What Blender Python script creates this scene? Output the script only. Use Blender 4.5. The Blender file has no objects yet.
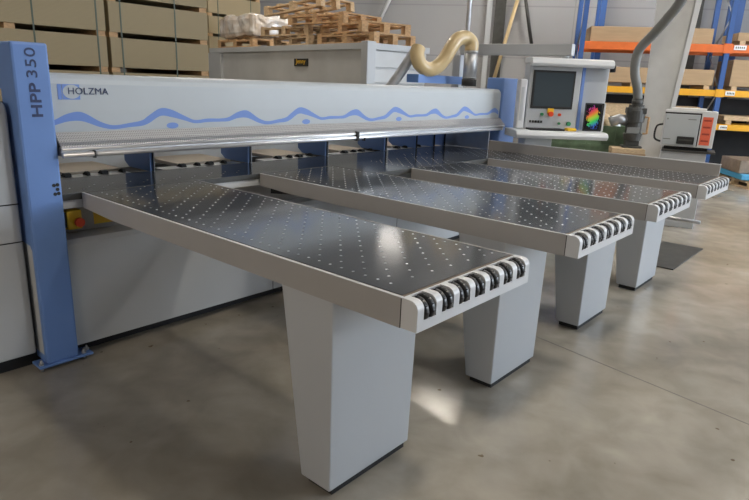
import bpy, bmesh, math, random
from mathutils import Vector, Matrix
random.seed(7)
sc = bpy.context.scene
COL = sc.collection
# ------------------------------------------------------------------ camera
cd = bpy.data.cameras.new('camera'); cam = bpy.data.objects.new('camera', cd); COL.objects.link(cam)
F_ = Vector((0.73130248, 0.62622312, -0.27026152)); R_ = Vector((0.65822172, -0.75180973, 0.03906784)); U_ = Vector((0.17872006, 0.20646241, 0.96199398))
cam.matrix_world = Matrix(((R_.x, U_.x, -F_.x, -1.41705724), (R_.y, U_.y, -F_.y, -2.86549836), (R_.z, U_.z, -F_.z, 1.60475694), (0, 0, 0, 1)))
cd.sensor_width = 36; cd.lens = 596.69 / 749 * 36; cd.clip_start = .05; cd.clip_end = 200
sc.camera = cam
# ------------------------------------------------------------------ world, exposure, lamp strengths
w = bpy.data.worlds.new('world'); sc.world = w; w.use_nodes = True
w.node_tree.nodes['Background'].inputs[0].default_value = (.5, .55, .62, 1)
w.node_tree.nodes['Background'].inputs[1].default_value = .3
sc.view_settings.view_transform = 'Standard'; sc.view_settings.look = 'None'
sc.view_settings.exposure = 0.75; sc.view_settings.gamma = 1
LAMP = 70.0       # emission of the hall lamps
DAY = 9.0         # emission of the daylight windows
# ------------------------------------------------------------------ materials
MATS = {}
def mat(name, col, rough=.5, metal=0., noise=0., nscale=6., bump=0., spec=.5, emit=None, es=0., coat=0., bscale=None, col2=None, stretch=None):
    if name in MATS: return MATS[name]
    m = bpy.data.materials.new(name); m.use_nodes = True; nt = m.node_tree; b = nt.nodes['Principled BSDF']
    b.inputs['Base Color'].default_value = (*col, 1); b.inputs['Roughness'].default_value = rough; b.inputs['Metallic'].default_value = metal
    b.inputs['Specular IOR Level'].default_value = spec; b.inputs['Coat Weight'].default_value = coat
    if emit: b.inputs['Emission Color'].default_value = (*emit, 1); b.inputs['Emission Strength'].default_value = es
    if noise or bump:
        tc = nt.nodes.new('ShaderNodeTexCoord'); mp = nt.nodes.new('ShaderNodeMapping'); nt.links.new(tc.outputs['Object'], mp.inputs[0])
        if stretch: mp.inputs['Scale'].default_value = stretch
        n = nt.nodes.new('ShaderNodeTexNoise'); n.inputs['Scale'].default_value = nscale; n.inputs['Detail'].default_value = 6
        nt.links.new(mp.outputs[0], n.inputs['Vector'])
        if noise:
            r = nt.nodes.new('ShaderNodeValToRGB'); c2 = col2 or tuple(c * (1 - noise) for c in col)
            r.color_ramp.elements[0].position = .3; r.color_ramp.elements[1].position = .7
            r.color_ramp.elements[0].color = (*c2, 1); r.color_ramp.elements[1].color = (*col, 1)
            nt.links.new(n.outputs['Fac'], r.inputs[0]); nt.links.new(r.outputs[0], b.inputs['Base Color'])
        if bump:
            bp = nt.nodes.new('ShaderNodeBump'); bp.inputs['Strength'].default_value = bump; bp.inputs['Distance'].default_value = .01
            if bscale:
                n = nt.nodes.new('ShaderNodeTexNoise'); n.inputs['Scale'].default_value = bscale; nt.links.new(mp.outputs[0], n.inputs['Vector'])
            nt.links.new(n.outputs['Fac'], bp.inputs['Height']); nt.links.new(bp.outputs[0], b.inputs['Normal'])
    MATS[name] = m; return m
M = dict(
    white=mat('white_paint', (.47, .505, .53), .42, noise=.05, nscale=3),
    light=mat('light_grey_paint', (.50, .52, .54), .45, noise=.06, nscale=2),
    panel=mat('panel_grey', (.40, .385, .37), .42, noise=.05, nscale=4),
    cap=mat('cap_white', (.66, .67, .68), .35),
    leg=mat('leg_paint', (.50, .52, .54), .5, noise=.05, nscale=2, bump=.03, bscale=90),
    blue=mat('blue_paint', (.15, .27, .58), .42, noise=.08, nscale=4, col2=(.135, .245, .54)),
    bluedk=mat('blue_bracket', (.14, .26, .58), .45),
    decal=mat('wave_blue', (.16, .27, .62), .5),
    navy=mat('navy_letters', (.03, .045, .12), .5),
    steel=mat('table_laminate', (.072, .080, .090), .13, spec=.75, noise=.35, nscale=3.5, bump=.02, bscale=9),
    nozzle=mat('nozzle_metal', (.75, .77, .8), .3, metal=.6),
    edge=mat('edge_brown', (.17, .125, .09), .6),
    black=mat('black_rubber', (.012, .012, .013), .32),
    blackm=mat('black_matt', (.015, .015, .015), .7),
    chrome=mat('chrome', (.82, .84, .87), .36, metal=.75),
    alu=mat('aluminium', (.62, .64, .66), .35, metal=.9, noise=.1, nscale=14),
    galv=mat('galvanised', (.55, .56, .58), .42, metal=.8, noise=.25, nscale=9),
    yellow=mat('safety_yellow', (.85, .52, .03), .4),
    red=mat('signal_red', (.75, .07, .02), .4),
    green=mat('signal_green', (.04, .25, .1), .4),
    screen=mat('screen_glass', (.05, .065, .075), .12, spec=.8),
    beige=mat('offcut_board', (.62, .53, .42), .6, noise=.1),
    orange=mat('rack_orange', (.80, .17, .03), .45, noise=.15, nscale=6),
    ryellow=mat('rack_yellow', (.85, .42, .02), .45, noise=.1),
    rblue=mat('rack_blue', (.035, .10, .30), .45),
    card=mat('cardboard', (.48, .33, .19), .8, noise=.12, nscale=3, stretch=(1, 1, 8)),
    brownpack=mat('brown_pack', (.34, .27, .21), .35, noise=.35, nscale=9),
    wood=mat('pallet_wood', (.62, .39, .20), .75, noise=.35, nscale=7, stretch=(3, 3, 8)),
    wood2=mat('pallet_wood_pale', (.66, .48, .29), .75, noise=.3, nscale=7, stretch=(3, 3, 8)),
    strap=mat('strap', (.05, .075, .05), .5),
    cream=mat('cream_hose', (.62, .47, .25), .35, noise=.1, nscale=9, coat=.3),
    ghose=mat('grey_hose', (.20, .205, .20), .55),
    gcrate=mat('green_metal', (.20, .30, .18), .6, noise=.4, nscale=8),
    motor=mat('motor_dark', (.06, .06, .055), .5, noise=.4, nscale=10),
    wrap=mat('stretch_film', (.80, .78, .76), .10, noise=.25, nscale=5, bump=1.0, bscale=14, spec=.9, coat=.6, col2=(.62, .50, .38)),
    skin=mat('container_grey', (.56, .57, .57), .4, noise=.16, nscale=2),
    label=mat('paper', (.8, .8, .78), .7),
    redlabel=mat('orange_label', (.85, .16, .08), .6, noise=.15, nscale=60),
    conc=mat('column_concrete', (.62, .62, .61), .7, noise=.14, nscale=4),
    roofm=mat('roof_sheet', (.30, .31, .33), .7),
    tarp=mat('blue_tarp', (.08, .35, .60), .5),
    dark=mat('dark_board', (.02, .02, .022), .7, noise=.3),
    lampm=mat('lamp_diffuser', (.9, .9, .9), .4, emit=(1, .92, .80), es=LAMP),
    dullpane=mat('dull_window_pane', (.9, .9, .9), .2, emit=(1, .93, .85), es=2.2),
    fillpane=mat('added_fill_pane', (.9, .9, .9), .2, emit=(1, .86, .70), es=2.7),  # glow of the added warm fill opening, not a known window
    daym=mat('daylight_pane', (.9, .9, .9), .2, emit=(.78, .88, 1), es=DAY),
)
def floor_mat():
    m = bpy.data.materials.new('polished_concrete'); m.use_nodes = True; nt = m.node_tree; N = nt.nodes; L = nt.links; b = N['Principled BSDF']
    tc = N.new('ShaderNodeTexCoord')
    def noise(s, d=5, dist=0.):
        n = N.new('ShaderNodeTexNoise'); n.inputs['Scale'].default_value = s; n.inputs['Detail'].default_value = d; n.inputs['Distortion'].default_value = dist
        L.new(tc.outputs['Object'], n.inputs['Vector']); return n
    a = noise(.8, 7, .3); r = N.new('ShaderNodeValToRGB'); r.color_ramp.elements[0].position = .32; r.color_ramp.elements[1].position = .68
    r.color_ramp.elements[0].color = (.275, .245, .20, 1); r.color_ramp.elements[1].color = (.45, .415, .355, 1); L.new(a.outputs['Fac'], r.inputs[0])
    c = noise(4, 7, .4); r2 = N.new('ShaderNodeValToRGB'); r2.color_ramp.elements[0].position = .35; r2.color_ramp.elements[1].position = .65
    r2.color_ramp.elements[0].color = (.82, .81, .79, 1); r2.color_ramp.elements[1].color = (1.06, 1.05, 1.04, 1); L.new(c.outputs['Fac'], r2.inputs[0])
    mx = N.new('ShaderNodeMix'); mx.data_type = 'RGBA'; mx.blend_type = 'MULTIPLY'; mx.inputs[0].default_value = 1
    L.new(r.outputs[0], mx.inputs[6]); L.new(r2.outputs[0], mx.inputs[7])
    # small dark specks
    v = noise(13, 2); r3 = N.new('ShaderNodeValToRGB'); r3.color_ramp.elements[0].position = .735; r3.color_ramp.elements[1].position = .76
    r3.color_ramp.elements[0].color = (1, 1, 1, 1); r3.color_ramp.elements[1].color = (.5, .42, .33, 1); L.new(v.outputs['Fac'], r3.inputs[0])
    mx2 = N.new('ShaderNodeMix'); mx2.data_type = 'RGBA'; mx2.blend_type = 'MULTIPLY'; mx2.inputs[0].default_value = 1
    L.new(mx.outputs[2], mx2.inputs[6]); L.new(r3.outputs[0], mx2.inputs[7]); L.new(mx2.outputs[2], b.inputs['Base Color'])
    rr = N.new('ShaderNodeMapRange'); rr.inputs[3].default_value = .07; rr.inputs[4].default_value = .26; L.new(c.outputs['Fac'], rr.inputs[0]); L.new(rr.outputs[0], b.inputs['Roughness'])
    b.inputs['Specular IOR Level'].default_value = .4
    return m
def stripe_mat(name, c1, c2, scale, rough=.8, axis='Z'):
    m = bpy.data.materials.new(name); m.use_nodes = True; nt = m.node_tree; N = nt.nodes; L = nt.links; b = N['Principled BSDF']
    tc = N.new('ShaderNodeTexCoord'); wv = N.new('ShaderNodeTexWave'); wv.bands_direction = axis; wv.inputs['Scale'].default_value = scale; wv.inputs['Distortion'].default_value = .6; wv.inputs['Detail'].default_value = 3
    L.new(tc.outputs['Object'], wv.inputs['Vector']); r = N.new('ShaderNodeValToRGB')
    r.color_ramp.elements[0].color = (*c1, 1); r.color_ramp.elements[1].color = (*c2, 1); L.new(wv.outputs['Fac'], r.inputs[0]); L.new(r.outputs[0], b.inputs['Base Color'])
    b.inputs['Roughness'].default_value = rough; return m
def perf_mat():
    m = bpy.data.materials.new('perforated_metal'); m.use_nodes = True; nt = m.node_tree; N = nt.nodes; L = nt.links; b = N['Principled BSDF']
    tc = N.new('ShaderNodeTexCoord'); mp = N.new('ShaderNodeMapping'); mp.inputs['Rotation'].default_value = (0, math.radians(45), 0); L.new(tc.outputs['Object'], mp.inputs[0])
    v = N.new('ShaderNodeTexVoronoi'); v.inputs['Scale'].default_value = 105; v.inputs['Randomness'].default_value = 0; L.new(mp.outputs[0], v.inputs['Vector'])
    r = N.new('ShaderNodeValToRGB'); r.color_ramp.elements[0].position = .30; r.color_ramp.elements[1].position = .42
    r.color_ramp.elements[0].color = (.13, .13, .13, 1); r.color_ramp.elements[1].color = (.36, .36, .37, 1)
    L.new(v.outputs['Distance'], r.inputs[0]); L.new(r.outputs[0], b.inputs['Base Color']); b.inputs['Metallic'].default_value = .5; b.inputs['Roughness'].default_value = .45
    return m
def photo_mat():
    m = bpy.data.materials.new('colour_picture'); m.use_nodes = True; nt = m.node_tree; N = nt.nodes; L = nt.links; b = N['Principled BSDF']
    tc = N.new('ShaderNodeTexCoord'); sp = N.new('ShaderNodeSeparateXYZ'); L.new(tc.outputs['Generated'], sp.inputs[0])
    n = N.new('ShaderNodeTexNoise'); n.inputs['Scale'].default_value = 9; L.new(tc.outputs['Generated'], n.inputs['Vector'])
    ad = N.new('ShaderNodeMath'); ad.operation = 'MULTIPLY_ADD'; ad.inputs[1].default_value = -.95; ad.inputs[2].default_value = .88; L.new(sp.outputs['Z'], ad.inputs[0])
    ad2 = N.new('ShaderNodeMath'); ad2.operation = 'MULTIPLY_ADD'; ad2.inputs[1].default_value = .35; L.new(sp.outputs['X'], ad2.inputs[0]); L.new(ad.outputs[0], ad2.inputs[2])
    r = N.new('ShaderNodeValToRGB'); e = r.color_ramp.elements; e[0].position = .12; e[0].color = (.35, .05, .35, 1); e[1].position = .95; e[1].color = (.05, .12, .55, 1)
    for p, c in ((.3, (.75, .06, .12, 1)), (.45, (.85, .25, .05, 1)), (.58, (.45, .65, .05, 1)), (.75, (.05, .6, .12, 1))): k = e.new(p); k.color = c
    L.new(ad2.outputs[0], r.inputs[0])
    # round-ish coloured patch on black
    g = N.new('ShaderNodeVectorMath'); g.operation = 'DISTANCE'; g.inputs[1].default_value = (.5, 0, .5); cx = N.new('ShaderNodeCombineXYZ'); L.new(sp.outputs['X'], cx.inputs[0]); L.new(sp.outputs['Z'], cx.inputs[2]); L.new(cx.outputs[0], g.inputs[0])
    s = N.new('ShaderNodeMath'); s.operation = 'MULTIPLY_ADD'; s.inputs[1].default_value = .9; L.new(n.outputs['Fac'], s.inputs[0]); L.new(g.outputs['Value'], s.inputs[2])
    c = N.new('ShaderNodeMath'); c.operation = 'LESS_THAN'; c.inputs[1].default_value = .84; L.new(s.outputs[0], c.inputs[0])
    mx = N.new('ShaderNodeMix'); mx.data_type = 'RGBA'; L.new(c.outputs[0], mx.inputs[0]); mx.inputs[6].default_value = (.01, .01, .012, 1); L.new(r.outputs[0], mx.inputs[7])
    L.new(mx.outputs[2], b.inputs['Base Color']); b.inputs['Roughness'].default_value = .25; return m
def wall_mat():
    m = bpy.data.materials.new('wall_panels'); m.use_nodes = True; nt = m.node_tree; N = nt.nodes; L = nt.links; b = N['Principled BSDF']
    tc = N.new('ShaderNodeTexCoord'); br = N.new('ShaderNodeTexBrick'); mp = N.new('ShaderNodeMapping')
    mp.inputs['Rotation'].default_value = (math.radians(90), 0, 0); L.new(tc.outputs['Object'], mp.inputs[0]); L.new(mp.outputs[0], br.inputs['Vector'])
    br.inputs['Scale'].default_value = 1; br.inputs['Brick Width'].default_value = 6; br.inputs['Row Height'].default_value = 1.15; br.offset = 0
    br.inputs['Color1'].default_value = (.36, .36, .37, 1); br.inputs['Color2'].default_value = (.36, .36, .37, 1); br.inputs['Mortar'].default_value = (.29, .29, .30, 1); br.inputs['Mortar Size'].default_value = .02; br.inputs['Mortar Smooth'].default_value = .5
    L.new(br.outputs['Color'], b.inputs['Base Color']); b.inputs['Roughness'].default_value = .7; return m
M['floor'] = floor_mat(); M['perf'] = perf_mat(); M['photo'] = photo_mat(); M['wall'] = wall_mat()
M['boards'] = stripe_mat('board_stack', (.30, .24, .145), (.36, .29, .175), 26)
# ------------------------------------------------------------------ helpers
class MB:
    """collects shapes, links them as one mesh object"""
    def __init__(s): s.bm = bmesh.new()
    def box(s, x0, x1, y0, y1, z0, z1, bev=0., mi=0, mtx=None):
        g = bmesh.ops.create_cube(s.bm, size=1); v = g['verts']
        for q in v: q.co = Vector(((x0 + x1) / 2 + q.co.x * (x1 - x0), (y0 + y1) / 2 + q.co.y * (y1 - y0), (z0 + z1) / 2 + q.co.z * (z1 - z0)))
        fs = {f for q in v for f in q.link_faces}
        if bev:
            r = bmesh.ops.bevel(s.bm, geom=list({e for q in v for e in q.link_edges}), offset=bev, segments=2, affect='EDGES', profile=.5)
            v = list({q for f in r['faces'] for q in f.verts} | {q for q in v if q.is_valid}); fs = {f for q in v for f in q.link_faces}
        for f in fs: f.material_index = mi
        if mtx: bmesh.ops.transform(s.bm, matrix=mtx, verts=v)
        return s
    def prism(s, pts, a0, a1, axis='x', mi=0, smooth=False):
        """polygon pts extruded along axis. axis x: pts=(y,z); y: pts=(x,z); z: pts=(x,y)"""
        def P(p, a): return {'x': (a, p[0], p[1]), 'y': (p[0], a, p[1]), 'z': (p[0], p[1], a)}[axis]
        A = [s.bm.verts.new(P(p, a0)) for p in pts]; B = [s.bm.verts.new(P(p, a1)) for p in pts]; n = len(pts)
        fs = [s.bm.faces.new(A), s.bm.faces.new(B[::-1])]
        for i in range(n):
            f = s.bm.faces.new((A[i], B[i], B[(i + 1) % n], A[(i + 1) % n])); f.smooth = smooth; fs.append(f)
        for f in fs: f.material_index = mi
        return s
    def strip(s, pts, a0, a1, th, axis='x'):
        """open profile of points, thickened by th downwards/inwards normal"""
        n = len(pts); off = []
        for i in range(n):
            p0 = Vector(pts[max(i - 1, 0)]); p1 = Vector(pts[min(i + 1, n - 1)]); t = (p1 - p0).normalized(); off.append((pts[i][0] - t.y * th, pts[i][1] + t.x * th))
        for i in range(n - 1): s.prism([pts[i], pts[i + 1], off[i + 1], off[i]], a0, a1, axis)
        return s
    def tube(s, pts, r, seg=14, mi=0, smooth=True, rib=0., cap=True):
        P = [Vector(p) for p in pts]; rings = []; up = None
        for i, p in enumerate(P):
            t = (P[min(i + 1, len(P) - 1)] - P[max(i - 1, 0)]).normalized()
            if up is None: up = Vector((0, 0, 1)) if abs(t.z) < .9 else Vector((1, 0, 0))
            a = t.cross(up).normalized(); b = a.cross(t).normalized(); up = b
            rr = (r[i] if isinstance(r, (list, tuple)) else r) * (1 + (rib if i % 2 else -rib))
            rings.append([s.bm.verts.new(p + (a * math.cos(k * 2 * math.pi / seg) + b * math.sin(k * 2 * math.pi / seg)) * rr) for k in range(seg)])
        for i in range(len(rings) - 1):
            for k in range(seg):
                f = s.bm.faces.new((rings[i][k], rings[i][(k + 1) % seg], rings[i + 1][(k + 1) % seg], rings[i + 1][k])); f.smooth = smooth; f.material_index = mi
        if cap:
            for rg in (rings[0][::-1], rings[-1]): f = s.bm.faces.new(rg); f.material_index = mi
        return s
    def frustum(s, b, t):
        """b, t: lists of 4 points (bottom, top)"""
        A = [s.bm.verts.new(p) for p in b]; B = [s.bm.verts.new(p) for p in t]
        s.bm.faces.new(A[::-1]); s.bm.faces.new(B)
        for i in range(4): s.bm.faces.new((A[i], A[(i + 1) % 4], B[(i + 1) % 4], B[i]))
        return s
    def build(s, name, m, parent=None, loc=(0, 0, 0), rotz=0., bevel=0.):
        bmesh.ops.recalc_face_normals(s.bm, faces=s.bm.faces)
        me = bpy.data.meshes.new(name); s.bm.to_mesh(me); s.bm.free()
        for k in (m if isinstance(m, (list, tuple)) else [m]): me.materials.append(k)
        o = bpy.data.objects.new(name, me); COL.objects.link(o); o.location = loc; o.rotation_euler = (0, 0, rotz)
        if parent: o.parent = parent
        if bevel:
            md = o.modifiers.new('bevel', 'BEVEL'); md.width = bevel; md.segments = 2; md.limit_method = 'ANGLE'; md.angle_limit = math.radians(40)
        return o
def tag(o, label=None, cat=None, group=None, kind=None):
    if label: o['label'] = label
    if cat: o['category'] = cat
    if group: o['group'] = group
    if kind: o['kind'] = kind
    return o
def thing(name, label, cat, loc=(0, 0, 0), rotz=0., group=None):
    o = bpy.data.objects.new(name, None); COL.objects.link(o); o.location = loc; o.rotation_euler = (0, 0, rotz); o.empty_display_size = .1
    return tag(o, label, cat, group)
def struct(o): o['kind'] = 'structure'; return o
def copy_tree(o, parent=None):
    c = o.copy(); COL.objects.link(c); c.parent = parent
    for ch in list(o.children): copy_tree(ch, c)
    return c
def text(name, body, size, m, parent, mtx, bold=0., width=None):
    cu = bpy.data.curves.new(name, 'FONT'); cu.body = body; cu.size = size; cu.extrude = .0008; cu.offset = bold; cu.space_character = 1.06; cu.align_x = 'LEFT'; cu.align_y = 'BOTTOM'
    t = bpy.data.objects.new(name + '_curve', cu); COL.objects.link(t); bpy.context.view_layer.update()
    me = bpy.data.meshes.new_from_object(t.evaluated_get(bpy.context.evaluated_depsgraph_get())); bpy.data.objects.remove(t)
    xs = [v.co.x for v in me.vertices]; ys = [v.co.y for v in me.vertices]
    sx = (width / (max(xs) - min(xs))) if width else 1
    for v in me.vertices: v.co.x = (v.co.x - min(xs)) * sx; v.co.y -= min(ys)
    me.transform(mtx); me.materials.clear(); me.materials.append(m)
    o = bpy.data.objects.new(name, me); COL.objects.link(o); o.parent = parent; return o
def basis(ox, ex, ey):
    ex = Vector(ex).normalized(); ey = Vector(ey).normalized(); ez = ex.cross(ey)
    return Matrix(((ex.x, ey.x, ez.x, ox[0]), (ex.y, ey.y, ez.y, ox[1]), (ex.z, ey.z, ez.z, ox[2]), (0, 0, 0, 1)))
def smooth_path(pts, n=8):
    P = [Vector(p) for p in pts]; out = []
    for i in range(len(P) - 1):
        p0, p1, p2, p3 = P[max(i - 1, 0)], P[i], P[i + 1], P[min(i + 2, len(P) - 1)]
        for k in range(n):
            t = k / n; out.append(.5 * ((2 * p1) + (p2 - p0) * t + (2 * p0 - 5 * p1 + 4 * p2 - p3) * t * t + (3 * p1 - p0 - 3 * p2 + p3) * t ** 3))
    out.append(P[-1]); return out
# rack / hall frame: s runs along the far wall, d goes deeper
RO = Vector((10.84, 2.36, 0)); RU = Vector((.498, -.867, 0)).normalized(); RN = Vector((-RU.y, RU.x, 0)); RA = math.atan2(RU.y, RU.x)
def H(s, d, z=0): p = RO + RU * s + RN * d; return (p.x, p.y, z)
# ------------------------------------------------------------------ the hall
S0, S1, D0, D1, HZ = -17, 9.5, -17.5, 2.1, 6.2
struct(MB().box(S0, S1, D0, D1, -.1, 0).build('floor', M['floor'], loc=RO, rotz=RA))
struct(MB().box(S0, S1, D0, D1, HZ, HZ + .1).build('ceiling', M['roofm'], loc=RO, rotz=RA))
def win_wall(name, horizontal, at, th, a0, a1, wins, n0, pane='daym'):
    """wall with window openings; wins=(a0,a1,z0,z1)"""
    b = MB()
    def bx(p0, p1, z0, z1, o=b, t0=0, t1=th):
        lo, hi = sorted((at + t0, at + t1))
        if p1 - p0 > 1e-4 and z1 - z0 > 1e-4: o.box(p0, p1, lo, hi, z0, z1) if horizontal else o.box(lo, hi, p0, p1, z0, z1)
    p = a0
    for (w0, w1, z0, z1) in wins: bx(p, w0, 0, HZ); bx(w0, w1, 0, z0); bx(w0, w1, z1, HZ); p = w1
    bx(p, a1, 0, HZ); struct(b.build(name, M['wall'], loc=RO, rotz=RA))
    for i, (w0, w1, z0, z1) in enumerate(wins):
        f = MB(); e = .05
        for q in ((w0, w1, z0, z0 + e), (w0, w1, z1 - e, z1), (w0, w0 + e, z0 + e, z1 - e), (w1 - e, w1, z0 + e, z1 - e)): bx(*q, f, 0, th)
        wo = struct(f.build('window_or_fill_%d' % (n0 + i), M['white'], loc=RO, rotz=RA))
        g = MB(); bx(w0 + e, w1 - e, z0 + e, z1 - e, g, th * .4, th * .6); g.build('window_or_fill_pane', M[pane], wo)
WB = [(-2.75 + k * 0, -2.0, 3.75, 4.6) for k in range(1)]
win_wall('wall_back', True, D1, .2, S0, S1, [(-4.4, -3.62, 4.0, 4.68)], 1, 'dullpane')
win_wall('wall_right', False, S1, .2, D0, D1, [(-9.6, -6.4, 1.4, 5.0), (-5.6, -2.4, 1.4, 5.0)], 2)
win_wall('wall_left', False, S0, -.2, D0, D1, [], 9)
win_wall('wall_front', True, D0, -.2, S0, S1, [(-6.8, -3.4, 1.8, 4.6)], 4, 'fillpane')  # unseen opening added as warm fill light for the left-facing sides
# hall lamps: rectangular high bays under the roof
lamp0 = None
lamps = [('nearest the saw end of the rack', (11.2, 2.4)), ('above the stack of pallets', (4.2, 4.6)), ('above the far table end', (5.4, -3.0)), ('above the second table end', (2.4, -3.0)), ('above the board stacks', (0.5, 7.5)), ('above the wall column', (8.2, 3.5)), ('at the far right of the aisle', (9.5, -2.6))]
for n, (x, y) in lamps:
    if lamp0 is None:
        t = thing('high_bay_lamp', '', 'lamp', (x, y, HZ - .62), RA, 'high bay lamps under the roof')
        MB().box(-.34, .34, -.25, .25, .03, .16, .015).build('lamp_housing', M['galv'], t)
        MB().box(-.3, .3, -.21, .21, 0, .029).build('diffuser', M['lampm'], t)
        for hx in (-.2, .2): MB().tube([(hx, 0, .16), (hx, 0, .62)], .006, 6).build('hanger', M['galv'], t)
        lamp0 = t
    else:
        t = copy_tree(lamp0); t.location = (x, y, HZ - .62)
    t['label'] = 'rectangular high bay lamp under the roof ' + n
# ------------------------------------------------------------------ the panel saw
T = .95
saw = thing('panel_saw', 'long light grey industrial panel saw with blue end columns and a blue wave stripe', 'machine', (0, 0, 0))
XR = 4.46
# pressure beam cover: rounded box profile (y,z)
prof = [(.475, 1.27), (.470, 1.40), (.470, 1.535), (.478, 1.56), (.495, 1.58), (.52, 1.587), (.95, 1.587), (1.02, 1.56), (1.02, 1.27)]
MB().prism(prof, -.135, XR, 'x').build('beam_cover', M['white'], saw)
# wave stripe on the cover
def lerp(kn, x):
    for (a, za, ha), (b, zb, hb) in zip(kn, kn[1:]):
        if a <= x <= b:
            t = (x - a) / (b - a); i = kn.index((a, za, ha)); m = len(kn) - 1
            p, n = kn[(i - 1) % m], kn[(i + 2) % m if i + 2 > m else i + 2]
            pa = p[0] - (kn[-1][0] if i == 0 else 0); na = n[0] + (kn[-1][0] if i + 2 > m else 0)
            def her(y0, y1, y2, y3):
                m1 = (y2 - y0) / (b - pa) * (b - a); m2 = (y3 - y1) / (na - a) * (b - a)
                return (2*t**3 - 3*t*t + 1) * y1 + (t**3 - 2*t*t + t) * m1 + (3*t*t - 2*t**3) * y2 + (t**3 - t*t) * m2
            return her(p[1], za, zb, n[1]), her(p[2], ha, hb, n[2])
    return kn[-1][1:]
per = [(0, 1.366, .024), (.10, 1.322, .015), (.17, 1.306, .011), (.27, 1.316, .012), (.345, 1.326, .016), (.385, 1.346, .022), (.46, 1.386, .022), (.53, 1.378, .022), (.62, 1.348, .014), (.69, 1.326, .010), (.78, 1.332, .011), (.88, 1.332, .010), (.94, 1.336, .013), (1.015, 1.362, .020), (1.09, 1.366, .024)]
wv = MB(); x = -.132; prev = None
def yf(z): return .470 + max(0, (1.40 - z)) / .13 * .005 - .0012
PH = .02
while x < XR - .01:
    c, h = lerp(per, (x - PH) % 1.09)
    cur = (x, c - h, c + h)
    if prev:
        a, b = prev, cur
        q = [wv.bm.verts.new((a[0], yf(a[1]), a[1])), wv.bm.verts.new((b[0], yf(b[1]), b[1])), wv.bm.verts.new((b[0], yf(b[2]), b[2])), wv.bm.verts.new((a[0], yf(a[2]), a[2]))]
        wv.bm.faces.new(q)
    prev = cur; x += .0125
k = 0
while PH + .53 + 1.09 * k < XR:
    cx = PH + .535 + 1.09 * k; cz = 1.306
    wv.bm.faces.new([wv.bm.verts.new((cx + .040 * math.cos(a * math.pi / 10), yf(cz) - .0005, cz + .018 * math.sin(a * math.pi / 10))) for a in range(20)]); k += 1
wo = wv.build('wave_stripe', M['decal'], saw)
lg = thing('logo', None, None); lg.parent = saw
B = basis((0, .4655, 0), (1, 0, 0), (0, 0, 1))
for q in ((-.093, -.073), (-.070, .020)): MB().box(*q, .4685, .4699, 1.455, 1.533).build('logo_square', M['decal'], lg)
b = MB(); b.prism([(-.022 + .045 * math.cos(a * math.pi / 12), 1.495 + .036 * math.sin(a * math.pi / 12)) for a in range(24)], .4678, .4684, 'y'); b.build('logo_disc', M['white'], lg)
text('logo_lettering', 'HOLZMA', .05, M['navy'], lg, basis((-.040, .4668, 1.482), (1, 0, 0), (0, 0, 1)), 0, .213)
# perforated dust skirt and rails below the cover
MB().strip([(.462, 1.288), (.450, 1.272), (.425, 1.240), (.402, 1.222), (.398, 1.215)], -.13, XR + .02, .004).build('dust_skirt', M['perf'], saw)
MB().box(-.13, XR, .47, .95, 1.17, 1.262).build('pressure_beam', M['galv'], saw)
b = MB(); b.tube([(-.13, .395, 1.206), (XR, .395, 1.206)], .009); b.build('guide_rail', M['chrome'], saw)
MB().box(-.13, XR, .405, .47, 1.17, 1.212).build('rail_backing', M['galv'], saw)
b = MB(); b.tube([(-.13, .392, 1.176), (XR - .05, .392, 1.176)], .014); b.build('clamp_rail', M['chrome'], saw)
for q in ((2.10, 2.125, .372, .403, 1.155, 1.225), (2.19, 2.2, .375, .403, 1.15, 1.175), (.03, .037, .374, .403, 1.155, 1.195)): MB().box(*q).build('rail_clip', M['blackm'], saw)
# fixed work table
def dots(mb, x0, x1, y0, y1, z, r=.0060, diag=True, sx=.0552, pitch=.117, edge=True, skip=None):
    def dot(x, y):
        if not (x0 - 1e-4 <= x <= x1 + 1e-4 and y0 <= y <= y1): return
        if skip and skip(x, y): return
        c = mb.bm.verts.new((x, y, z + .0024)); R = [mb.bm.verts.new((x + r * math.cos(a * math.pi / 3), y + r * math.sin(a * math.pi / 3), z + .0002)) for a in range(6)]
        for i in range(6): f = mb.bm.faces.new((R[i], R[(i + 1) % 6], c)); f.material_index = 1
    n = int(round((x1 - x0) / sx)); y = y1 + 3
    k = 0; ys = math.floor((y1 + 1.2) / pitch) * pitch
    while ys > y0 - .2:
        for i in range(n + 1): dot(x1 - i * (x1 - x0) / n, ys - i * (x1 - x0) / n)
        if edge: dot(x1, ys - pitch / 2); dot(x0, ys - (x1 - x0) - pitch / 2)
        ys -= pitch
b = MB(); L_ = [(-.13, .51), (1.973, .51), (1.973, .06), (4.32, .06), (4.32, 1.02), (-.13, 1.02)]
b.prism(L_, T - .03, T, 'z')
dots(b, .0, 1.2, .60, .72, T, edge=False); dots(b, 1.3, 4.3, .60, .72, T, edge=False)
dots(b, 2.47, 3.1, .1, .55, T); dots(b, 3.66, 4.28, .1, .55, T)
b.build('work_table', [M['steel'], M['nozzle']], saw)
MB().box(-.13, 1.973, .502, .5095, T - .034, T + .001).box(1.975, 4.32, .052, .0595, T - .034, T + .001).build('table_rim', M['motor'], saw)
MB().box(-.13, 4.32, 1.03, 1.045, T - .03, T - .004).build('saw_line', M['blackm'], saw)
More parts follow.
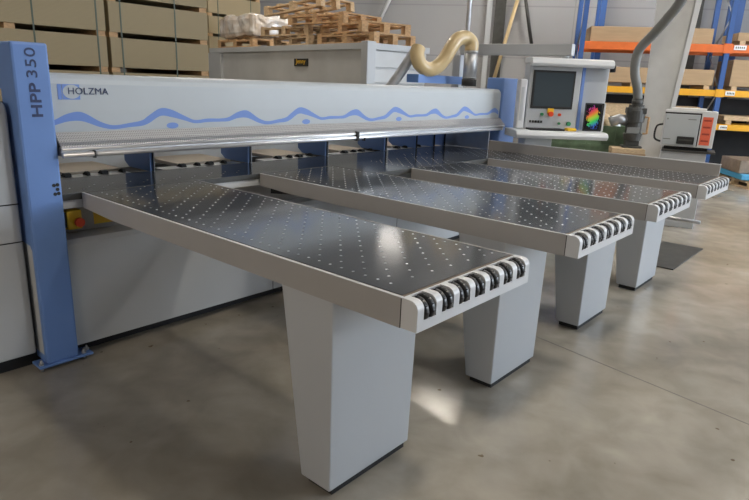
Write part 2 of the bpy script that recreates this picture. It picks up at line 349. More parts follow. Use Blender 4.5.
# base: top ledge, recessed apron, protruding lower panel, toe kick
b = MB(); b.box(-.13, 1.96, .512, 1.0, .868, .919, .004); b.build('table_ledge', M['cap'], saw)
MB().box(-.13, 4.30, .60, 1.6, .70, .874).build('apron', M['panel'], saw)
b = MB(); b.prism([(.45, .085), (.45, .68), (.47, .705), (.60, .712), (1.6, .712), (1.6, .085)], -.31, 4.30, 'x'); b.build('base_cabinet', M['light'], saw)
b = MB(); b.box(1.3, 1.304, .4475, .4505, .085, .69); b.box(2.75, 2.754, .4475, .4505, .085, .69); b.build('cabinet_seam', M['blackm'], saw)
MB().box(-1.5, 4.25, .56, 1.5, 0, .086).build('toe_kick', M['dark'], saw)
MB().box(2.0, 4.30, .12, .53, .78, .915).build('front_trough', M['light'], saw)
# brackets under the tables
for x in (1.33, 2.5, 3.68):
    MB().prism([(.5, .915), (.06, .915), (.0, .87), (.15, .84), (.5, .80)] if x < 2 else [(.11, .915), (-.3, .915), (-.3, .89), (.0, .86), (.11, .80)], x, x + .05, 'x').build('bracket', M['dark'], saw)
# emergency stop box and warning sticker
es = MB().box(-.085, -.004, .53, .60, .742, .850, .006).build('emergency_switch', M['yellow'], saw)
MB().tube([(-.03, .53, .785), (-.03, .515, .785)], .016).tube([(-.03, .5151, .785), (-.03, .495, .785)], .026).build('stop_button', M['red'], es)
MB().box(-.10, -.086, .54, .60, .755, .84).build('switch_plate', M['blackm'], es)
MB().box(.09, .22, .5975, .60, .74, .81).build('warning_sticker', M['yellow'], saw)
# left machine cabinet behind the blue column
b = MB(); b.prism([(.50, .085), (.50, 1.39), (.51, 1.425), (.54, 1.44), (1.5, 1.44), (1.5, .085)], -1.5, -.33, 'x'); lc = b.build('side_cabinet', M['light'], saw, bevel=.012)
b = MB(); b.box(-1.5, -.33, .4975, .501, .925, .931); b.box(-1.5, -.33, .4975, .501, .725, .730); b.build('panel_seam', M['blackm'], lc)
# blue columns
def column(x0, x1, y0, y1, h, foot=True):
    c = MB().box(x0, x1, y0, y1, .035, h, .012).build('blue_column', M['blue'], saw)
    if foot:
        MB().box(x0 - .045, x1 + .075, y0 - .012, y0 + .10, .022, .037, .004).build('foot_plate', M['blue'], c)
        for px in (x0 - .028, x1 + .03, x1 + .058): MB().tube([(px, y0 + .012 + .03 * (px > x1 + .05), 0), (px, y0 + .012 + .03 * (px > x1 + .05), .065)], .007, 8).tube([(px, y0 + .012 + .03 * (px > x1 + .05), .037), (px, y0 + .012 + .03 * (px > x1 + .05), .052)], .013, 6, smooth=False).build('levelling_bolt', M['galv'], c)
    return c
pl = column(-.309, -.1375, .42, .62, 1.728)
text('column_lettering', 'HPP', .070, M['navy'], pl, basis((-.194, .4185, 1.372), (0, 0, 1), (-1, 0, 0)), .0016, .165)
text('column_lettering', '350', .070, M['navy'], pl, basis((-.200, .4185, 1.562), (0, 0, 1), (-1, 0, 0)), .0002, .140)
b = MB()
for px, pz in ((-.178, 1.020), (-.160, 1.022), (-.162, .998), (-.176, .974), (-.158, .976)): MB().tube([(px, .4215, pz), (px, .4185, pz)], .0095, 10).build('bolt_hole', M['blackm'], pl)
column(4.47, 4.80, .45, .66, 1.705)
MB().box(3.55, 4.52, .90, 1.05, 1.62, 1.70).build('blue_bridge', M['bluedk'], saw)
MB().box(-.30, -.15, .63, 1.2, 1.5, 1.6).build('blue_bridge', M['bluedk'], saw)
# vertical guide plates between table and beam
for x in (.70, 1.53, 2.38, 3.20, 3.70, 4.02, 4.22):
    p = MB().prism([(1.00, .951), (1.00, 1.10), (.94, 1.17), (1.36, 1.17), (1.36, .99), (1.30, .951)], x - .02, x, 'x').build('guide_plate', M['bluedk'], saw)
    MB().box(x, x + .008, .985, 1.03, .952, 1.168).build('guide_edge', M['black'], p)
# rear table carriage
b = MB()
xs = [-.13, .70, 1.62, 2.44, 3.24, 4.3]
MB().box(-.13, 4.3, 1.72, 1.80, .86, 1.24).build('rear_beam', M['light'], saw)
MB().box(-.13, 4.3, 1.05, 2.6, .80, .88).build('rear_table', M['dark'], saw)
for i in range(5):
    MB().box(xs[i] + .32, xs[i + 1] - .12, 1.22, 1.66, .93, .955).build('offcut_board', M['beige'], saw)
    x0 = xs[i]
    for k in range(4): MB().prism([(1.09, .943), (1.10, .965), (1.13, .968), (1.17, .943)], x0 + .28 + .12 * k + .02 * (k % 2), x0 + .32 + .12 * k, 'x').build('gripper', M['blackm'], saw)
    MB().box(x0 + .12, xs[i + 1] - .12, 1.06, 1.20, .88, .942).build('gripper_bar', M['alu'], saw)
MB().box(4.335, 4.352, .50, 1.3, T + .002, 1.17).build('end_plate', M['alu'], saw)
# ------------------------------------------------------------------ air tables
W = .7327; YE = -1.778; YC = -1.8445; HCAP = .096
def roller_mesh():
    b = MB(); R = .046
    for x0, x1 in ((-.031, -.003), (.003, .031)):
        s = 26; prs = []
        for x, r in ((x0, R * .86), (x0 + .004, R * .97), (x0 + .010, R), (x1 - .010, R), (x1 - .004, R * .97), (x1, R * .86)):
            prs.append([b.bm.verts.new((x, r * math.cos(a * 2 * math.pi / s), r * math.sin(a * 2 * math.pi / s))) for a in range(s)])
        for i in range(5):
            for k in range(s):
                f = b.bm.faces.new((prs[i][k], prs[i][(k + 1) % s], prs[i + 1][(k + 1) % s], prs[i + 1][k])); f.smooth = True
        b.bm.faces.new(prs[0]); b.bm.faces.new(prs[-1][::-1])
    b.tube([(-.034, 0, 0), (.034, 0, 0)], .036, 20)
    for a in range(12):
        an = a * math.pi / 6; cy, cz = math.cos(an) * .0462, math.sin(an) * .0462
        b.tube([(-.026, cy, cz), (-.010, cy, cz)], .0022, 5); b.tube([(.010, cy * 1, cz), (.026, cy, cz)], .0022, 5)
    bmesh.ops.recalc_face_normals(b.bm, faces=b.bm.faces); me = bpy.data.meshes.new('roller'); b.bm.to_mesh(me); b.bm.free(); me.materials.append(M['black']); return me
RM = roller_mesh()
def air_table(x, yl, yr, label, fence=False, n=7):
    t = thing('air_table', label, 'table', (x, 0, 0), 0, 'perforated support tables of the panel saw')
    y1 = max(yl, yr) - .002
    b = MB(); b.box(.02, W - .006, YE + .02, y1 - (.001 if yl == yr else .001), T - .028, T)
    dots(b, .083, .69, -1.715, y1 - .02, T)
    b.build('table_top', [M['steel'], M['nozzle']], t)
    b = MB(); b.box(.006, .0195, YE + .005, yl - .01, T - .03, T - .002); b.box(.0195, W - .006, YE + .002, YE + .0195, T - .03, T - .002); b.build('edge_strip', M['edge'], t)
    b = MB(); b.prism([(yl - .01, T + .001), (yl - .01, T - .082), (yl - .35, T - .098), (YE + .001, T - .102), (YE + .001, T + .001)], -.006, .0055, 'x'); b.build('side_panel', M['panel'], t)
    MB().box(-.0065, .0058, YE + .001, yl - .01, T + .0012, T + .0032).build('panel_lip', M['cap'], t)
    MB().box(W - .0055, W + .004, YE + .001, yr - .01, T - .10, T + .001).build('side_panel', M['panel'], t)
    MB().box(.02, W - .02, YE + .03, min(yl, yr) - .03, T - .075, T - .03).build('air_duct', M['light'], t)
    # end cap: comb of rounded fins over a front plate
    b = MB(); z0 = T - HCAP - .004; zf = T - .0655
    def fin(h=T + .002, r=.030):
        pts = [(YE - .006, zf), (YC, zf), (YC, h - r)] + [(YC + r - r * math.cos(a * math.pi / 12), h - r + r * math.sin(a * math.pi / 12)) for a in range(1, 7)] + [(YE - .006, h)]
        return pts
    fw = .034; pw = (W + .01 - fw) / n
    for i in range(n + 1): b.prism(fin(), -.006 + i * pw, -.006 + i * pw + fw, 'x')
    b.box(-.006, W + .004, YC, YC + .010, z0, zf); b.box(-.006, W + .004, YE - .006, YE, z0, T + .002); b.box(-.006, W + .004, YC + .010, YE - .006, z0, z0 + .006); b.box(-.006, 0, YC + .01, YE - .006, z0 + .006, zf); b.box(W - .002, W + .004, YC + .01, YE - .006, z0 + .006, zf)
    b.build('end_cap', M['cap'], t)
    MB().box(-.0075, -.006, YE - .0015, YE + .0015, z0, T).build('cap_seam', M['blackm'], t)
    for i in range(n):
        o = bpy.data.objects.new('roller', RM); COL.objects.link(o); o.parent = t; o.location = (-.006 + fw + i * pw + (pw - fw) / 2, YC + .0425, T - .0445)
    # tapered pedestal
    b = MB(); lx0, lx1 = .02, .525
    b.frustum([(lx0, -1.45, .035), (lx1, -1.45, .035), (lx1, -1.285, .035), (lx0, -1.285, .035)], [(lx0 - .004, -1.452, T - .076), (lx1 + .016, -1.452, T - .076), (lx1 + .016, -1.165, T - .076), (lx0 - .004, -1.165, T - .076)])
    b.build('leg', M['leg'], t, bevel=.006)
    MB().box(lx0 + .03, lx1 - .012, -1.435, -1.30, 0, .034).build('foot', M['blackm'], t)
    if fence:
        b = MB(); b.box(W + .005, W + .022, YE + .02, .49, T - .05, 1.045); b.build('rip_fence', M['panel'], t)
        MB().box(W + .003, W + .026, YE + .018, .49, 1.0452, 1.052).build('fence_cap', M['cap'], t)
    return t
air_table(0, .51, .51, 'nearest long table with dark nozzle-dotted top and seven black rollers on its end')
air_table(1.24, .51, .06, 'second table from the camera, its dotted top directly behind the nearest one')
t3 = air_table(2.41, .06, .06, 'third table from the camera, with a thin metal rod sticking out below its end')
MB().tube([(.30, -1.40, .835), (.30, -2.02, .835)], .011, 10).build('rod', M['galv'], t3)
air_table(3.592, .06, .06, 'farthest dotted table, with an upright fence along its far edge', fence=True)
# ------------------------------------------------------------------ operator console
CO = Vector((4.665, -.03, 0)); CA = math.atan2(-.70, .714)
con = thing('control_console', 'grey operator console with screen, coloured buttons and keyboard shelf beyond the farthest table', 'console', CO, CA)
b = MB(); b.box(-.275, .285, 0, .17, 1.20, 1.86, .012); b.build('console_body', M['light'], con)
MB().box(.32, .60, .06, .20, 1.16, 1.86, .008).build('side_wing', M['light'], con)
MB().box(.287, .318, .0, .10, 1.20, 1.85).build('blue_trim', M['decal'], con)
b = MB(); b.prism([(-.07, 1.835), (-.085, 1.86), (-.07, 1.905), (-.03, 1.92), (.17, 1.92), (.17, 1.861), (.0, 1.861), (.0, 1.835)], -.285, .585, 'x'); b.build('visor', M['cap'], con, bevel=.006)
MB().box(.586, .605, -.07, .03, 1.80, 1.87, .004).build('visor_plug', M['blackm'], con)
sb = MB().box(-.235, .215, -.012, .0, 1.41, 1.795, .004).build('screen', M['blackm'], con); MB().box(-.212, .192, -.0135, -.0118, 1.434, 1.772).build('screen_glass', M['screen'], sb)
for x, z, r, m in ((-.105, 1.352, .015, 'green'), (.085, 1.352, .015, 'red'), (.195, 1.262, .022, 'green'), (.09, 1.262, .013, 'green')):
    MB().tube([(x, .001, z), (x, -.03, z)], r, 14).build('push_button', M[m], con)
eb = MB().box(-.045, .02, -.012, .0, 1.36, 1.415).build('emergency_plate', M['yellow'], con); MB().tube([(-.015, -.012, 1.357), (-.015, -.045, 1.357)], .026, 16).build('emergency_button', M['red'], eb)
for k in range(5): MB().box(-.23 + k * .030, -.208 + k * .030, -.006, .0, 1.262, 1.286).build('key', M['blackm'], con)
b = MB(); b.prism([(-.26, 1.118), (-.28, 1.15), (-.26, 1.185), (-.21, 1.195), (.14, 1.195), (.14, 1.118)], -.44, .53, 'x'); b.build('keyboard_shelf', M['cap'], con, bevel=.008)
MB().box(-.27, .10, -.18, -.03, 1.196, 1.214, .004).build('keyboard', M['blackm'], con)
MB().box(-.295, -.0, -.115, .10, .20, 1.117, .01).build('console_stand', M['white'], con)
MB().box(-.34, .10, -.20, .13, 0, .20, .01).build('console_base', M['light'], con)
yd = Matrix.Rotation(CA, 4, 'Z') @ Vector((.18, -.12, 0))
tag(MB().box(-.05, .05, -.05, .05, 0, .03, .01).build('hand_switch', M['yellow'], loc=CO + yd + Vector((0, 0, 1.1965)), rotz=CA), 'small yellow hand switch lying on the console shelf', 'switch')
pf = thing('picture_panel', 'colourful picture on black panel leaning on the console shelf', 'picture', CO, CA)
MB().box(.345, .545, -.045, -.03, 1.196, 1.485, .003).build('panel_frame', M['blackm'], pf); MB().box(.360, .520, -.0475, -.0452, 1.212, 1.470).build('picture', M['photo'], pf)
MB().box(.546, .562, -.05, -.03, 1.196, 1.485).build('panel_edge', M['cap'], pf)
bx = thing('white_cabinet', 'narrow white cabinet standing upright at the left of the console screen', 'cabinet', CO, CA)
MB().box(-.37, -.29, -.02, .10, 1.196, 1.70, .015).build('cabinet_shell', M['cap'], bx); MB().box(-.35, -.32, -.0225, -.0201, 1.28, 1.62).build('cabinet_strip', M['light'], bx)
# boom from the machine to the console
bo = thing('console_boom', 'long light grey square arm reaching over to the operator console', 'arm')
b = MB(); b.box(0, 1.26, -.05, .05, 1.945, 2.06, .006, mtx=Matrix.Translation((4.60, 1.10, 0)) @ Matrix.Rotation(math.atan2(-1.24, .15), 4, 'Z')); b.build('boom_beam', M['light'], bo)
MB().box(4.55, 4.65, 1.08, 1.18, 0, 1.944, .006).build('boom_post', M['light'], bo)
MB().tube([(4.735, -.08, 1.9445), (4.735, -.08, 1.9205)], .04).build('boom_pivot', M['galv'], bo)
# ------------------------------------------------------------------ dust duct and cream hose
du = thing('exhaust_duct', 'silver upright exhaust pipe with black collar on top of the saw beam', 'pipe', (4.17, .70, 1.605))
b = MB(); b.tube([(0, 0, .07), (0, 0, .36)], .070, 24); b.tube([(0, 0, .335), (0, 0, .352)], .076, 24); b.tube([(0, 0, .08), (0, 0, .092)], .074, 24); b.build('duct_pipe', M['galv'], du)
MB().tube([(0, 0, -.0), (0, 0, .07)], .078, 24).build('collar', M['blackm'], du)
hp = smooth_path([(4.17, .70, 1.96), (4.165, .705, 2.04), (4.10, .74, 2.085), (4.0, .77, 2.06), (3.93, .79, 1.98), (3.86, .82, 1.86), (3.78, .86, 1.775), (3.69, .90, 1.755), (3.60, .93, 1.80), (3.57, .95, 1.89), (3.60, .96, 1.955)], 10)
tag(MB().tube(hp, .072, 18, rib=.012).build('flexible_hose', M['cream']), 'cream coloured flexible hose curling from the silver exhaust pipe', 'hose')
sp = smooth_path([(3.615, .962, 1.955), (3.60, 1.02, 1.90), (3.50, 1.10, 1.70), (3.42, 1.16, 1.56)], 5)
tag(MB().tube(sp, .05, 18).build('branch_pipe', M['galv']), 'slanting silver pipe at the lower end of the cream hose', 'pipe')
# ------------------------------------------------------------------ packs of boards behind the saw
def pack(x0, x1, y0, y1, z0, h, bear, straps, label, group):
    t = thing('board_pack', label, 'board pack', ((x0 + x1) / 2, (y0 + y1) / 2, z0), 0, group); hx = (x1 - x0) / 2; hy = (y1 - y0) / 2
    MB().box(-hx, hx, -hy, hy, bear, bear + h).build('board', M['boards'], t)
    n = max(2, int((x1 - x0) / .9) + 1)
    for i in range(n):
        cx = -hx + .05 + (2 * hx - .10) * i / (n - 1); MB().box(cx - .05, cx + .05, -hy + .02, hy, 0, bear).build('bearer', M['wood'], t)
    for s in straps:
        sx = s - (x0 + x1) / 2; b = MB(); b.box(sx - .008, sx + .008, -hy - .004, -hy, .0, bear + h + .003); b.box(sx - .008, sx + .008, -hy - .004, hy, bear + h, bear + h + .003); b.build('strap', M['strap'], t)
ordn = ['at the floor', 'second from the floor', 'third from the floor', 'fourth from the floor', 'fifth from the floor', 'sixth from the floor', 'topmost']
for cname, (x0, x1, y0, y1, strs) in {'left column': (-.95, 1.885, 4.0, 6.0, (-.4, 1.14, 1.79)), 'middle column': (1.945, 3.215, 4.03, 6.0, (2.08, 2.76)), 'column behind the wrapped load': (5.78, 7.05, 7.8, 9.4, (6.0, 6.8))}.items():
    z = 0
    for k in range(9 if x0 > 4 else 7):
        bear = .14 if k == 0 else .055; h = .323
        pack(x0, x1, y0, y1, z, h, bear, strs, 'strapped brown board pack, %s, %s' % (cname, ordn[k] if k < 6 or x0 < 4 else ('seventh level', 'eighth level', 'highest level')[k - 6]), 'strapped board packs'); z += bear + h + (.001)
        if k == 0: z += .0
# ------------------------------------------------------------------ grey container with pallets
CR = math.radians(80.7 - 90)
CL = 4.75
ct = thing('grey_container', 'tall grey steel container with a small black and yellow sign, piled with pallets', 'container', (4.641, 2.576, 0), CR)
MB().box(.03, 1.11, .06, CL, .1, 2.06).build('container_wall', M['skin'], ct)
b = MB(); b.box(0, 1.12, 0, .09, 2.02, 2.10); b.box(0, .08, 0, CL, 2.02, 2.10); b.box(1.04, 1.12, .09, CL, 2.02, 2.10); b.box(.08, 1.04, CL - .08, CL, 2.02, 2.10); b.box(.08, 1.04, .09, CL - .08, 2.06, 2.098); b.build('top_rim', M['light'], ct)
MB().box(-.02, .13, -.02, .12, 0, 2.12, .01).build('corner_post', M['light'], ct)
MB().box(-.02, .10, CL - .5, CL, 0, 2.015).build('corner_post', M['light'], ct)
b = MB(); b.box(.13, 1.09, .03, .06, 1.60, 1.78, .008); b.box(.13, 1.09, .03, .06, 1.80, 2.01, .008); b.box(.13, 1.09, .03, .06, .2, 1.58, .008); b.build('side_panel', M['skin'], ct)
sg = MB().box(.012, .03, 1.43, 1.80, 1.795, 1.905, .003).build('sign', M['blackm'], ct)
text('sign_lettering', 'Jenny', .09, M['yellow'], sg, basis((.0105, 1.75, 1.815), (0, -1, 0), (0, 0, 1)), .001, .27)
def pallet_mesh(wood, w=.8, l=1.2):
    b = MB()
    for i in range(5): y = -l / 2 + .05 + i * (l - .1) / 4; b.box(-w / 2, w / 2, y - .045, y + .045, .122, .144, .002)
    for x in (-w / 2 + .05, 0, w / 2 - .05):
        b.box(x - .05, x + .05, -l / 2, l / 2, .100, .122, .002); b.box(x - .05, x + .05, -l / 2, l / 2, 0, .022, .002)
        for y in (-l / 2 + .05, 0, l / 2 - .05): b.box(x - .048, x + .048, y - .049, y + .049, .022, .10)
    return b
pm = {}
def pallet(loc, rot, wood, label, group='wooden pallets piled on the grey container'):
    if wood not in pm:
        o = pallet_mesh(wood).build('pallet', M[wood]); pm[wood] = o
    else:
        o = pm[wood].copy(); COL.objects.link(o)
    o.location = loc; o.rotation_euler = rot; tag(o, label, 'pallet', group); return o
R = math.radians
def CP(x, y, z): p = Matrix.Rotation(CR, 4, 'Z') @ Vector((x, y, 0)); return (4.641 + p.x, 2.576 + p.y, z)
pallet(CP(.50, .68, 2.102), (0, 0, CR + R(4)), 'wood', 'lowest wooden pallet at the near right corner of the grey container')
pallet(CP(.50, 2.02, 2.102), (0, 0, CR + R(-5)), 'wood2', 'lowest wooden pallet in the middle of the grey container')
pallet(CP(.48, 3.90, 2.102), (0, 0, CR + R(3)), 'wood', 'wooden pallet under the film-wrapped load at the container far end')
pallet(CP(.56, .80, 2.248), (0, 0, CR + R(-7)), 'wood', 'second wooden pallet on the near right pile above the container')
pallet(CP(.44, 2.20, 2.248), (0, 0, CR + R(6)), 'wood2', 'second wooden pallet on the middle pile above the container')
pallet(CP(.50, 1.45, 2.394), (0, 0, CR + R(8)), 'wood', 'wooden pallet lying third in the pile, over the gap of the two below')
pallet(CP(.48, 2.10, 2.60), (R(-5.5), 0, CR + R(14)), 'wood2', 'pale wooden pallet tilted across the very top of the pile')
wl = thing('wrapped_load', 'bundle wrapped in clear shiny film on a pallet at the container left end', 'load', CP(.50, 3.92, 2.247), CR)
b = MB(); b.box(-.40, .40, -.66, .66, 0.03, .40, .08); o = b.build('film_wrapped_goods', M['wrap'], wl)
sd = o.modifiers.new('sub', 'SUBSURF'); sd.levels = sd.render_levels = 4; sd.subdivision_type = 'SIMPLE'
tx = bpy.data.textures.new('crumple', 'CLOUDS'); tx.noise_scale = .30; dm = o.modifiers.new('crumple', 'DISPLACE'); dm.texture = tx; dm.strength = .12; dm.mid_level = .5
MB().box(-.30, .30, -.45, .45, .0, .36, .01).build('board_core', M['wood2'], wl)
# ------------------------------------------------------------------ pallet rack
rk = thing('pallet_rack', 'blue pallet rack with orange and yellow cross beams against the far wall', 'rack', RO, RA)
LZ = {'orange': 2.42, 'ryellow': 1.60, 'low': .95}
for s in (0, 2.70, 5.4):
    for d in (0, 1.0):
        u = MB().box(s - .045, s + .045, d, d + .08, 0, 5.2).build('upright', M['rblue'], rk)
    b = MB(); z = .3
    k = 0
    while z < 4.6:
        a, c = ((.08, z), (1.0, z + .7)) if k % 2 == 0 else ((1.0, z), (.08, z + .7))
        b.tube([(s, a[0], a[1]), (s, c[0], c[1])], .014, 6); z += .7; k += 1
    b.build('brace', M['galv'], rk)
for s0 in (.045, 2.745):
    for (m, z, h) in (('orange', 2.42, .15), ('ryellow', 1.60, .125), ('ryellow', .955, .115)):
        if s0 < 1 and z < 1: continue
        for d in (0.0, 1.02): MB().box(s0, s0 + 2.61, d, d + .05, z, z + h, .006).build('cross_beam', M[m], rk)
MB().box(2.62, 2.78, -.012, -.001, 2.41, 2.59).build('beam_hook', M['orange'], rk)
MB().box(2.62, 2.78, -.012, -.001, 1.59, 1.74).build('beam_hook', M['ryellow'], rk)
for s, z, w_ in ((2.80, 2.475, .22), (2.80, 1.625, .17), (2.80, .97, .15)):
    l = MB().box(s, s + w_, -.016, -.013, z, z + .085).build('label_plate', M['label'], rk)
    b = MB()
    for k in range(5): b.box(s + .03 + k * w_ * .16, s + .03 + k * w_ * .16 + .016, -.0175, -.0162, z + .025, z + .06)
    b.build('label_marks', M['dark'], l)
MB().box(.1, 5.3, 1.13, 1.16, 0, 1.56).build('added_dark_sheet', M['dark'], rk)  # sheet added to keep the view through the lower bays dark
for nm, s_ in (('left', .50), ('right', 3.22)):
    fr = thing('rack_frame', 'blue upright rack frame standing behind the pallet rack, %s one' % nm, 'rack frame', H(s_, 1.26), RA, 'spare rack frames behind the rack')
    for d in (0, .55): MB().box(-.06, .06, d, d + .08, 0, 5.2).build('upright', M['rblue'], fr)
    b = MB()
    for k in range(7): b.tube([(0, .08 if k % 2 else .55, .4 + k * .6), (0, .55 if k % 2 else .08, 1.0 + k * .6)], .014, 6)
    b.build('brace', M['galv'], fr)
def rackpack(s0, s1, d0, d1, z0, z1, m, label, pal=True):
    t = thing('cardboard_pack', label, 'pack', H((s0 + s1) / 2, (d0 + d1) / 2, z0), RA, 'packs stored on the rack'); hx = (s1 - s0) / 2; hy = (d1 - d0) / 2; ph = .075 if pal else .0
    if pal:
        for i in range(4): cx = -hx + .1 + (2 * hx - .2) * i / 3; MB().box(cx - .05, cx + .05, -hy, hy, 0, ph).build('bearer', M['wood2'], t)
    MB().box(-hx, hx, -hy, hy, ph, z1 - z0, .012).build('carton', M[m], t)
    return t
rackpack(.14, 2.42, .06, .95, 2.572, 2.86, 'card', 'long brown carton pack lying on the orange beam, left bay', False)
rackpack(.30, 2.56, .05, .95, 1.727, 2.10, 'card', 'long brown carton pack on bearers on the upper yellow beam, left bay')
rackpack(2.86, 5.2, .06, .95, 2.572, 2.80, 'card', 'brown carton pack on the orange beam, right bay')
rackpack(2.86, 5.2, .05, .95, 1.727, 2.30, 'card', 'tall brown carton pack on the upper yellow beam, right bay')
rackpack(2.88, 5.2, .05, .95, 1.072, 1.24, 'wood2', 'flat stack of pale boards on the lower yellow beam')
rackpack(.5, 2.5, .1, .95, 0, 1.05, 'dark', 'dark covered stack at the bottom of the left bay', False)
rackpack(.55, 2.45, .15, .9, 1.05, 1.38, 'wood2', 'pale boards on bearers on top of the dark stack')
# wrapped brown pack on blue cloth and pallets in front of the rack
yp = pallet_mesh('ryellow', 1.0, 1.3).build('pallet', M['wood2'], loc=H(3.45, -.75), rotz=RA + .1); tag(yp, 'yellowish wooden pallet on the floor by the far table end', 'pallet')
tag(MB().box(-.60, .60, -.50, .50, 0, .10, .01).build('blue_pallet', M['tarp'], loc=H(3.50, -.72, .1455), rotz=RA + .06), 'blue flat pallet lying on the yellowish pallet', 'pallet')
tag(MB().box(-.62, .55, -.40, .50, 0, .24, .015).build('wrapped_pack', M['brownpack'], loc=H(3.52, -.70, .247), rotz=RA + .03), 'brown film-wrapped pack on top of the blue pallet', 'pack')
# ------------------------------------------------------------------ hall column, pipes
hc = thing('hall_column', 'wide pale tapered building column between the console and the rack', 'column', (7.62, -.22, 0), R(-72))
MB().frustum([(-.165, -.10, 0), (.06, -.10, 0), (.06, .12, 0), (-.165, .12, 0)], [(-.30, -.10, HZ), (.46, -.10, HZ), (.46, .12, HZ), (-.30, .12, HZ)]).build('column_web', M['conc'], hc)
MB().frustum([(.0605, -.14, 0), (.10, -.14, 0), (.10, .16, 0), (.0605, .16, 0)], [(.4605, -.14, HZ), (.56, -.14, HZ), (.56, .16, HZ), (.4605, .16, HZ)]).build('column_flange', M['cap'], hc)
for (s, w_, nm, m, lb) in ((-1.94, .12, 'wall_post', 'light', 'pale vertical wall post left of the dark one'), (-1.69, .25, 'wall_post', 'motor', 'dark vertical wall post behind the leaning bar'), (2.60, .20, 'wall_post', 'motor', 'dark wall post seen right of the tapered column')):
    tag(MB().box(-w_ / 2, w_ / 2, -.08, 0, 0, HZ - .001).build(nm, M[m], loc=H(s, D1 - .005), rotz=RA), lb, 'post')
tag(MB().tube([(6.79, 2.47, 0), (6.79, 2.47, HZ)], .035, 12).build('vertical_pipe', M['galv']), 'thin grey vertical pipe behind the silver exhaust duct', 'pipe')
for q in (('leaning_bar', (-1.82, 1.2), (-1.25, 3.9), .045, 'cream', 'tan bar leaning across the dark wall post'), ('leaning_bar', (-4.62, 2.9), (-4.1, 4.0), .05, 'cap', 'pale slanting bar above the pallet pile'), ('leaning_bar', (-1.22, 3.9), (-.88, 2.5), .04, 'motor', 'dark slanting bar right of the tan one')): tag(MB().tube([H(q[1][0], D1 - .18, q[1][1]), H(q[2][0], D1 - .18, q[2][1])], q[3], 8).build(q[0], M[q[4]]), q[5], 'bar')
def leaning(name, a, b_, r, m, lb): tag(MB().tube([a, b_], r, 8).build(name, M[m]), lb, 'bar')
# ------------------------------------------------------------------ grey hose, motor, crate
gh = smooth_path([(7.28, -.04, 1.53), (7.22, -.03, 1.68), (7.14, 0, 1.84), (7.09, 0, 2.02), (7.04, -.05, 2.17), (6.96, -.21, 2.33), (6.76, -.40, 2.48), (6.58, -.60, 2.70), (6.40, -.75, 3.1), (6.3, -.85, 4.0), (6.3, -.85, HZ - .01)], 8)
tag(MB().tube(gh, .060, 14, rib=.02).build('flexible_hose', M['ghose']), 'grey ribbed hose rising in front of the tapered column', 'hose')
mo = thing('dust_extractor', 'dark grey extractor motor with hose connection standing on a pile of pale boards', 'machine', (7.28, -.04, .871), R(-62))
b = MB(); b.tube([(0, 0, .10), (0, 0, .19), (0, 0, .20), (0, 0, .34), (0, 0, .35), (0, 0, .50), (0, 0, .56)], [.11, .125, .105, .105, .125, .125, .10], 20, smooth=False); b.box(-.13, .13, -.11, .11, .0, .03, .01); b.box(-.09, .09, -.08, .08, .03, .10, .01); b.box(-.125, .125, -.10, .10, .46, .54, .01); b.build('extractor_body', M['motor'], mo)
MB().tube([(0, 0, .561), (0, 0, .66)], .072).tube([(0, 0, .561), (0, 0, .58)], .10).build('hose_socket', M['motor'], mo)
MB().tube([(-.10, 0, .36), (-.20, -.02, .38), (-.32, -.02, .33)], .07).build('side_pipe', M['galv'], mo)
MB().tube([(.12, -.05, .42), (.17, -.05, .42), (.17, -.05, .2), (.12, -.05, .2)], .016).build('side_pipe', M['wood'], mo)
MB().box(-.10, .06, -.116, -.105, .20, .28).build('motor_plate', M['ghose'], mo)
cr = thing('green_crate', 'green steel mesh crate on the floor behind the operator console', 'crate', (7.65, .86, 0), R(-60))
for x in (-.62, .62):
    for y in (-.35, .35): MB().box(x - .03, x + .03, y - .03, y + .03, 0, 1.22).build('corner_post', M['gcrate'], cr)
b = MB(); b.box(-.6, .6, -.36, -.34, .15, 1.12); b.box(-.6, .6, .34, .36, .15, 1.12); b.box(-.63, -.61, -.33, .33, .15, 1.12); b.box(.61, .63, -.33, .33, .15, 1.12); b.box(-.6, .6, -.34, .34, .12, .15); b.build('crate_wall', M['gcrate'], cr)
b = MB()
for k in range(6): b.box(-.55 + k * .2, -.52 + k * .2, -.375, -.361, .15, 1.12)
b.box(-.6, .6, -.378, -.361, 1.09, 1.13); b.box(-.6, .6, -.378, -.361, .82, .86); b.build('crate_rib', M['gcrate'], cr)
for k, (x, z, r, m, lb) in enumerate(((.30, 1.19, .11, 'wood2', 'tan lump sticking out of the green crate'), (.48, 1.12, .08, 'cap', 'pale rag bundle in the green crate'))):
    pts = smooth_path([(x - r, 0, z - .12), (x, .02, z + .02), (x + r * .8, 0, z - .1)], 5)
    p = Matrix.Translation(cr.location) @ Matrix.Rotation(cr.rotation_euler.z, 4, 'Z')
    tag(MB().tube([p @ q for q in pts], [r * .55 + r * .4 * math.sin(i / (len(pts) - 1) * math.pi) for i in range(len(pts))], 12).build('bundle', M[m]), lb, 'bundle')
ps = thing('plank_pile', 'pile of pale boards left of the tapered column, under the extractor motor', 'boards', (7.27, -.03, 0), R(-62))
for k in range(15): MB().box(-.26 + .03 * random.random(), .14 + .05 * random.random(), -.22, .12, k * .058, k * .058 + .057, .003).build('board', M['card' if k % 3 == 1 else 'wood2'], ps)
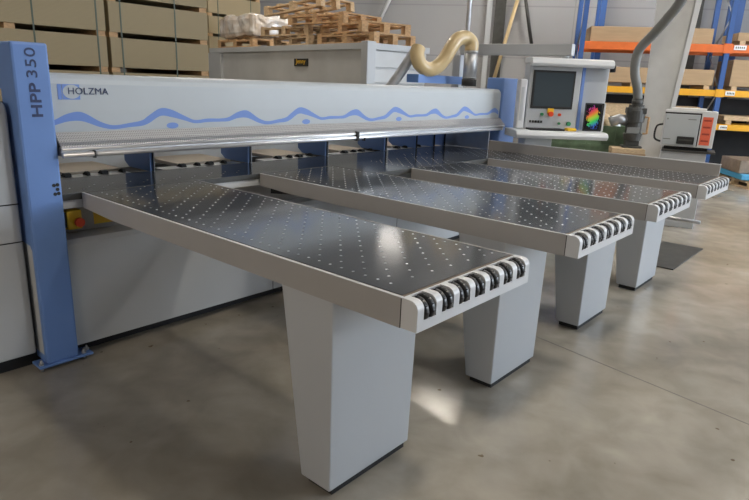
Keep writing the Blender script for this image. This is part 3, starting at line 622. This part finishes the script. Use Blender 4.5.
# ------------------------------------------------------------------ grey test device
dv = thing('grey_cabinet', 'small grey cabinet with a red-orange label and black tray on a stand', 'cabinet', (6.62, -.90, 0), R(-76))
MB().box(-.285, .285, 0, .42, .995, 1.425, .008).build('cabinet_case', M['cap'], dv)
fp = MB().box(-.27, .105, -.018, .0, 1.01, 1.38, .006).build('front_panel', M['white'], dv)
MB().box(-.28, .12, -.006, .0, 1.381, 1.40).box(.107, .12, -.006, .0, 1.01, 1.38).build('gap_line', M['blackm'], fp)
MB().box(-.11, .08, -.06, -.018, 1.03, 1.12, .008).build('tray', M['blackm'], fp)
MB().box(-.09, .06, -.064, -.061, 1.07, 1.09).build('tray_lip', M['motor'], fp)
for q in ((-.25, -.235, 1.31, 1.33), (-.02, .07, 1.318, 1.328), (-.26, -.18, 1.075, 1.087)): MB().box(q[0], q[1], -.020, -.018, q[2], q[3]).build('panel_mark', M['ghose'], fp)
lbp = MB().box(.135, .245, -.003, .0, 1.03, 1.36).build('warning_label', M['redlabel'], dv)
for k in range(4): MB().box(.15, .23, -.0045, -.003, 1.07 + k * .08, 1.09 + k * .08).build('label_line', mat('label_ink', (.4, .05, .03), .6), lbp)
MB().tube(smooth_path([(-.286, .05, 1.25), (-.355, .03, 1.22), (-.36, .03, 1.08), (-.286, .05, 1.04)], 4), .012, 8).build('handle', M['blackm'], dv)
MB().box(-.22, .16, .02, .36, 1.426, 1.452, .003).build('top_papers', M['label'], dv)
MB().box(-.26, .33, -.03, .38, .93, .955, .004).build('stand_top', M['motor'], dv)
b = MB(); b.box(-.24, .24, .04, .36, .955, .995); b.build('spacer', M['blackm'], dv)
MB().box(-.26, .24, .0, .36, .0, .93, .006).build('stand', M['light'], dv)
# ------------------------------------------------------------------ floor bits
tag(MB().box(4.55, 5.66, -1.49, -1.08, 0, .012, .003).build('floor_mat', M['motor']), 'dark rubber mat on the concrete right of the third pedestal', 'mat')
j = MB()
def joint(a, b_, w=.004):
    A = Vector((*a, 0)); Bv = Vector((*b_, 0)); t = (Bv - A).normalized(); n = Vector((-t.y, t.x, 0)) * w
    j.frustum([A - n, A + n, Bv + n, Bv - n], [p + Vector((0, 0, .0008)) for p in (A - n, A + n, Bv + n, Bv - n)])
joint((2.132, -1.317), (1.744, -2.608 - .9)); joint((2.132, -1.317), (2.6, .4)); joint((1.0, -2.9), (5.9, -4.7))
struct(j.build('trim_1', mat('joint_dark', (.16, .14, .12), .7)))
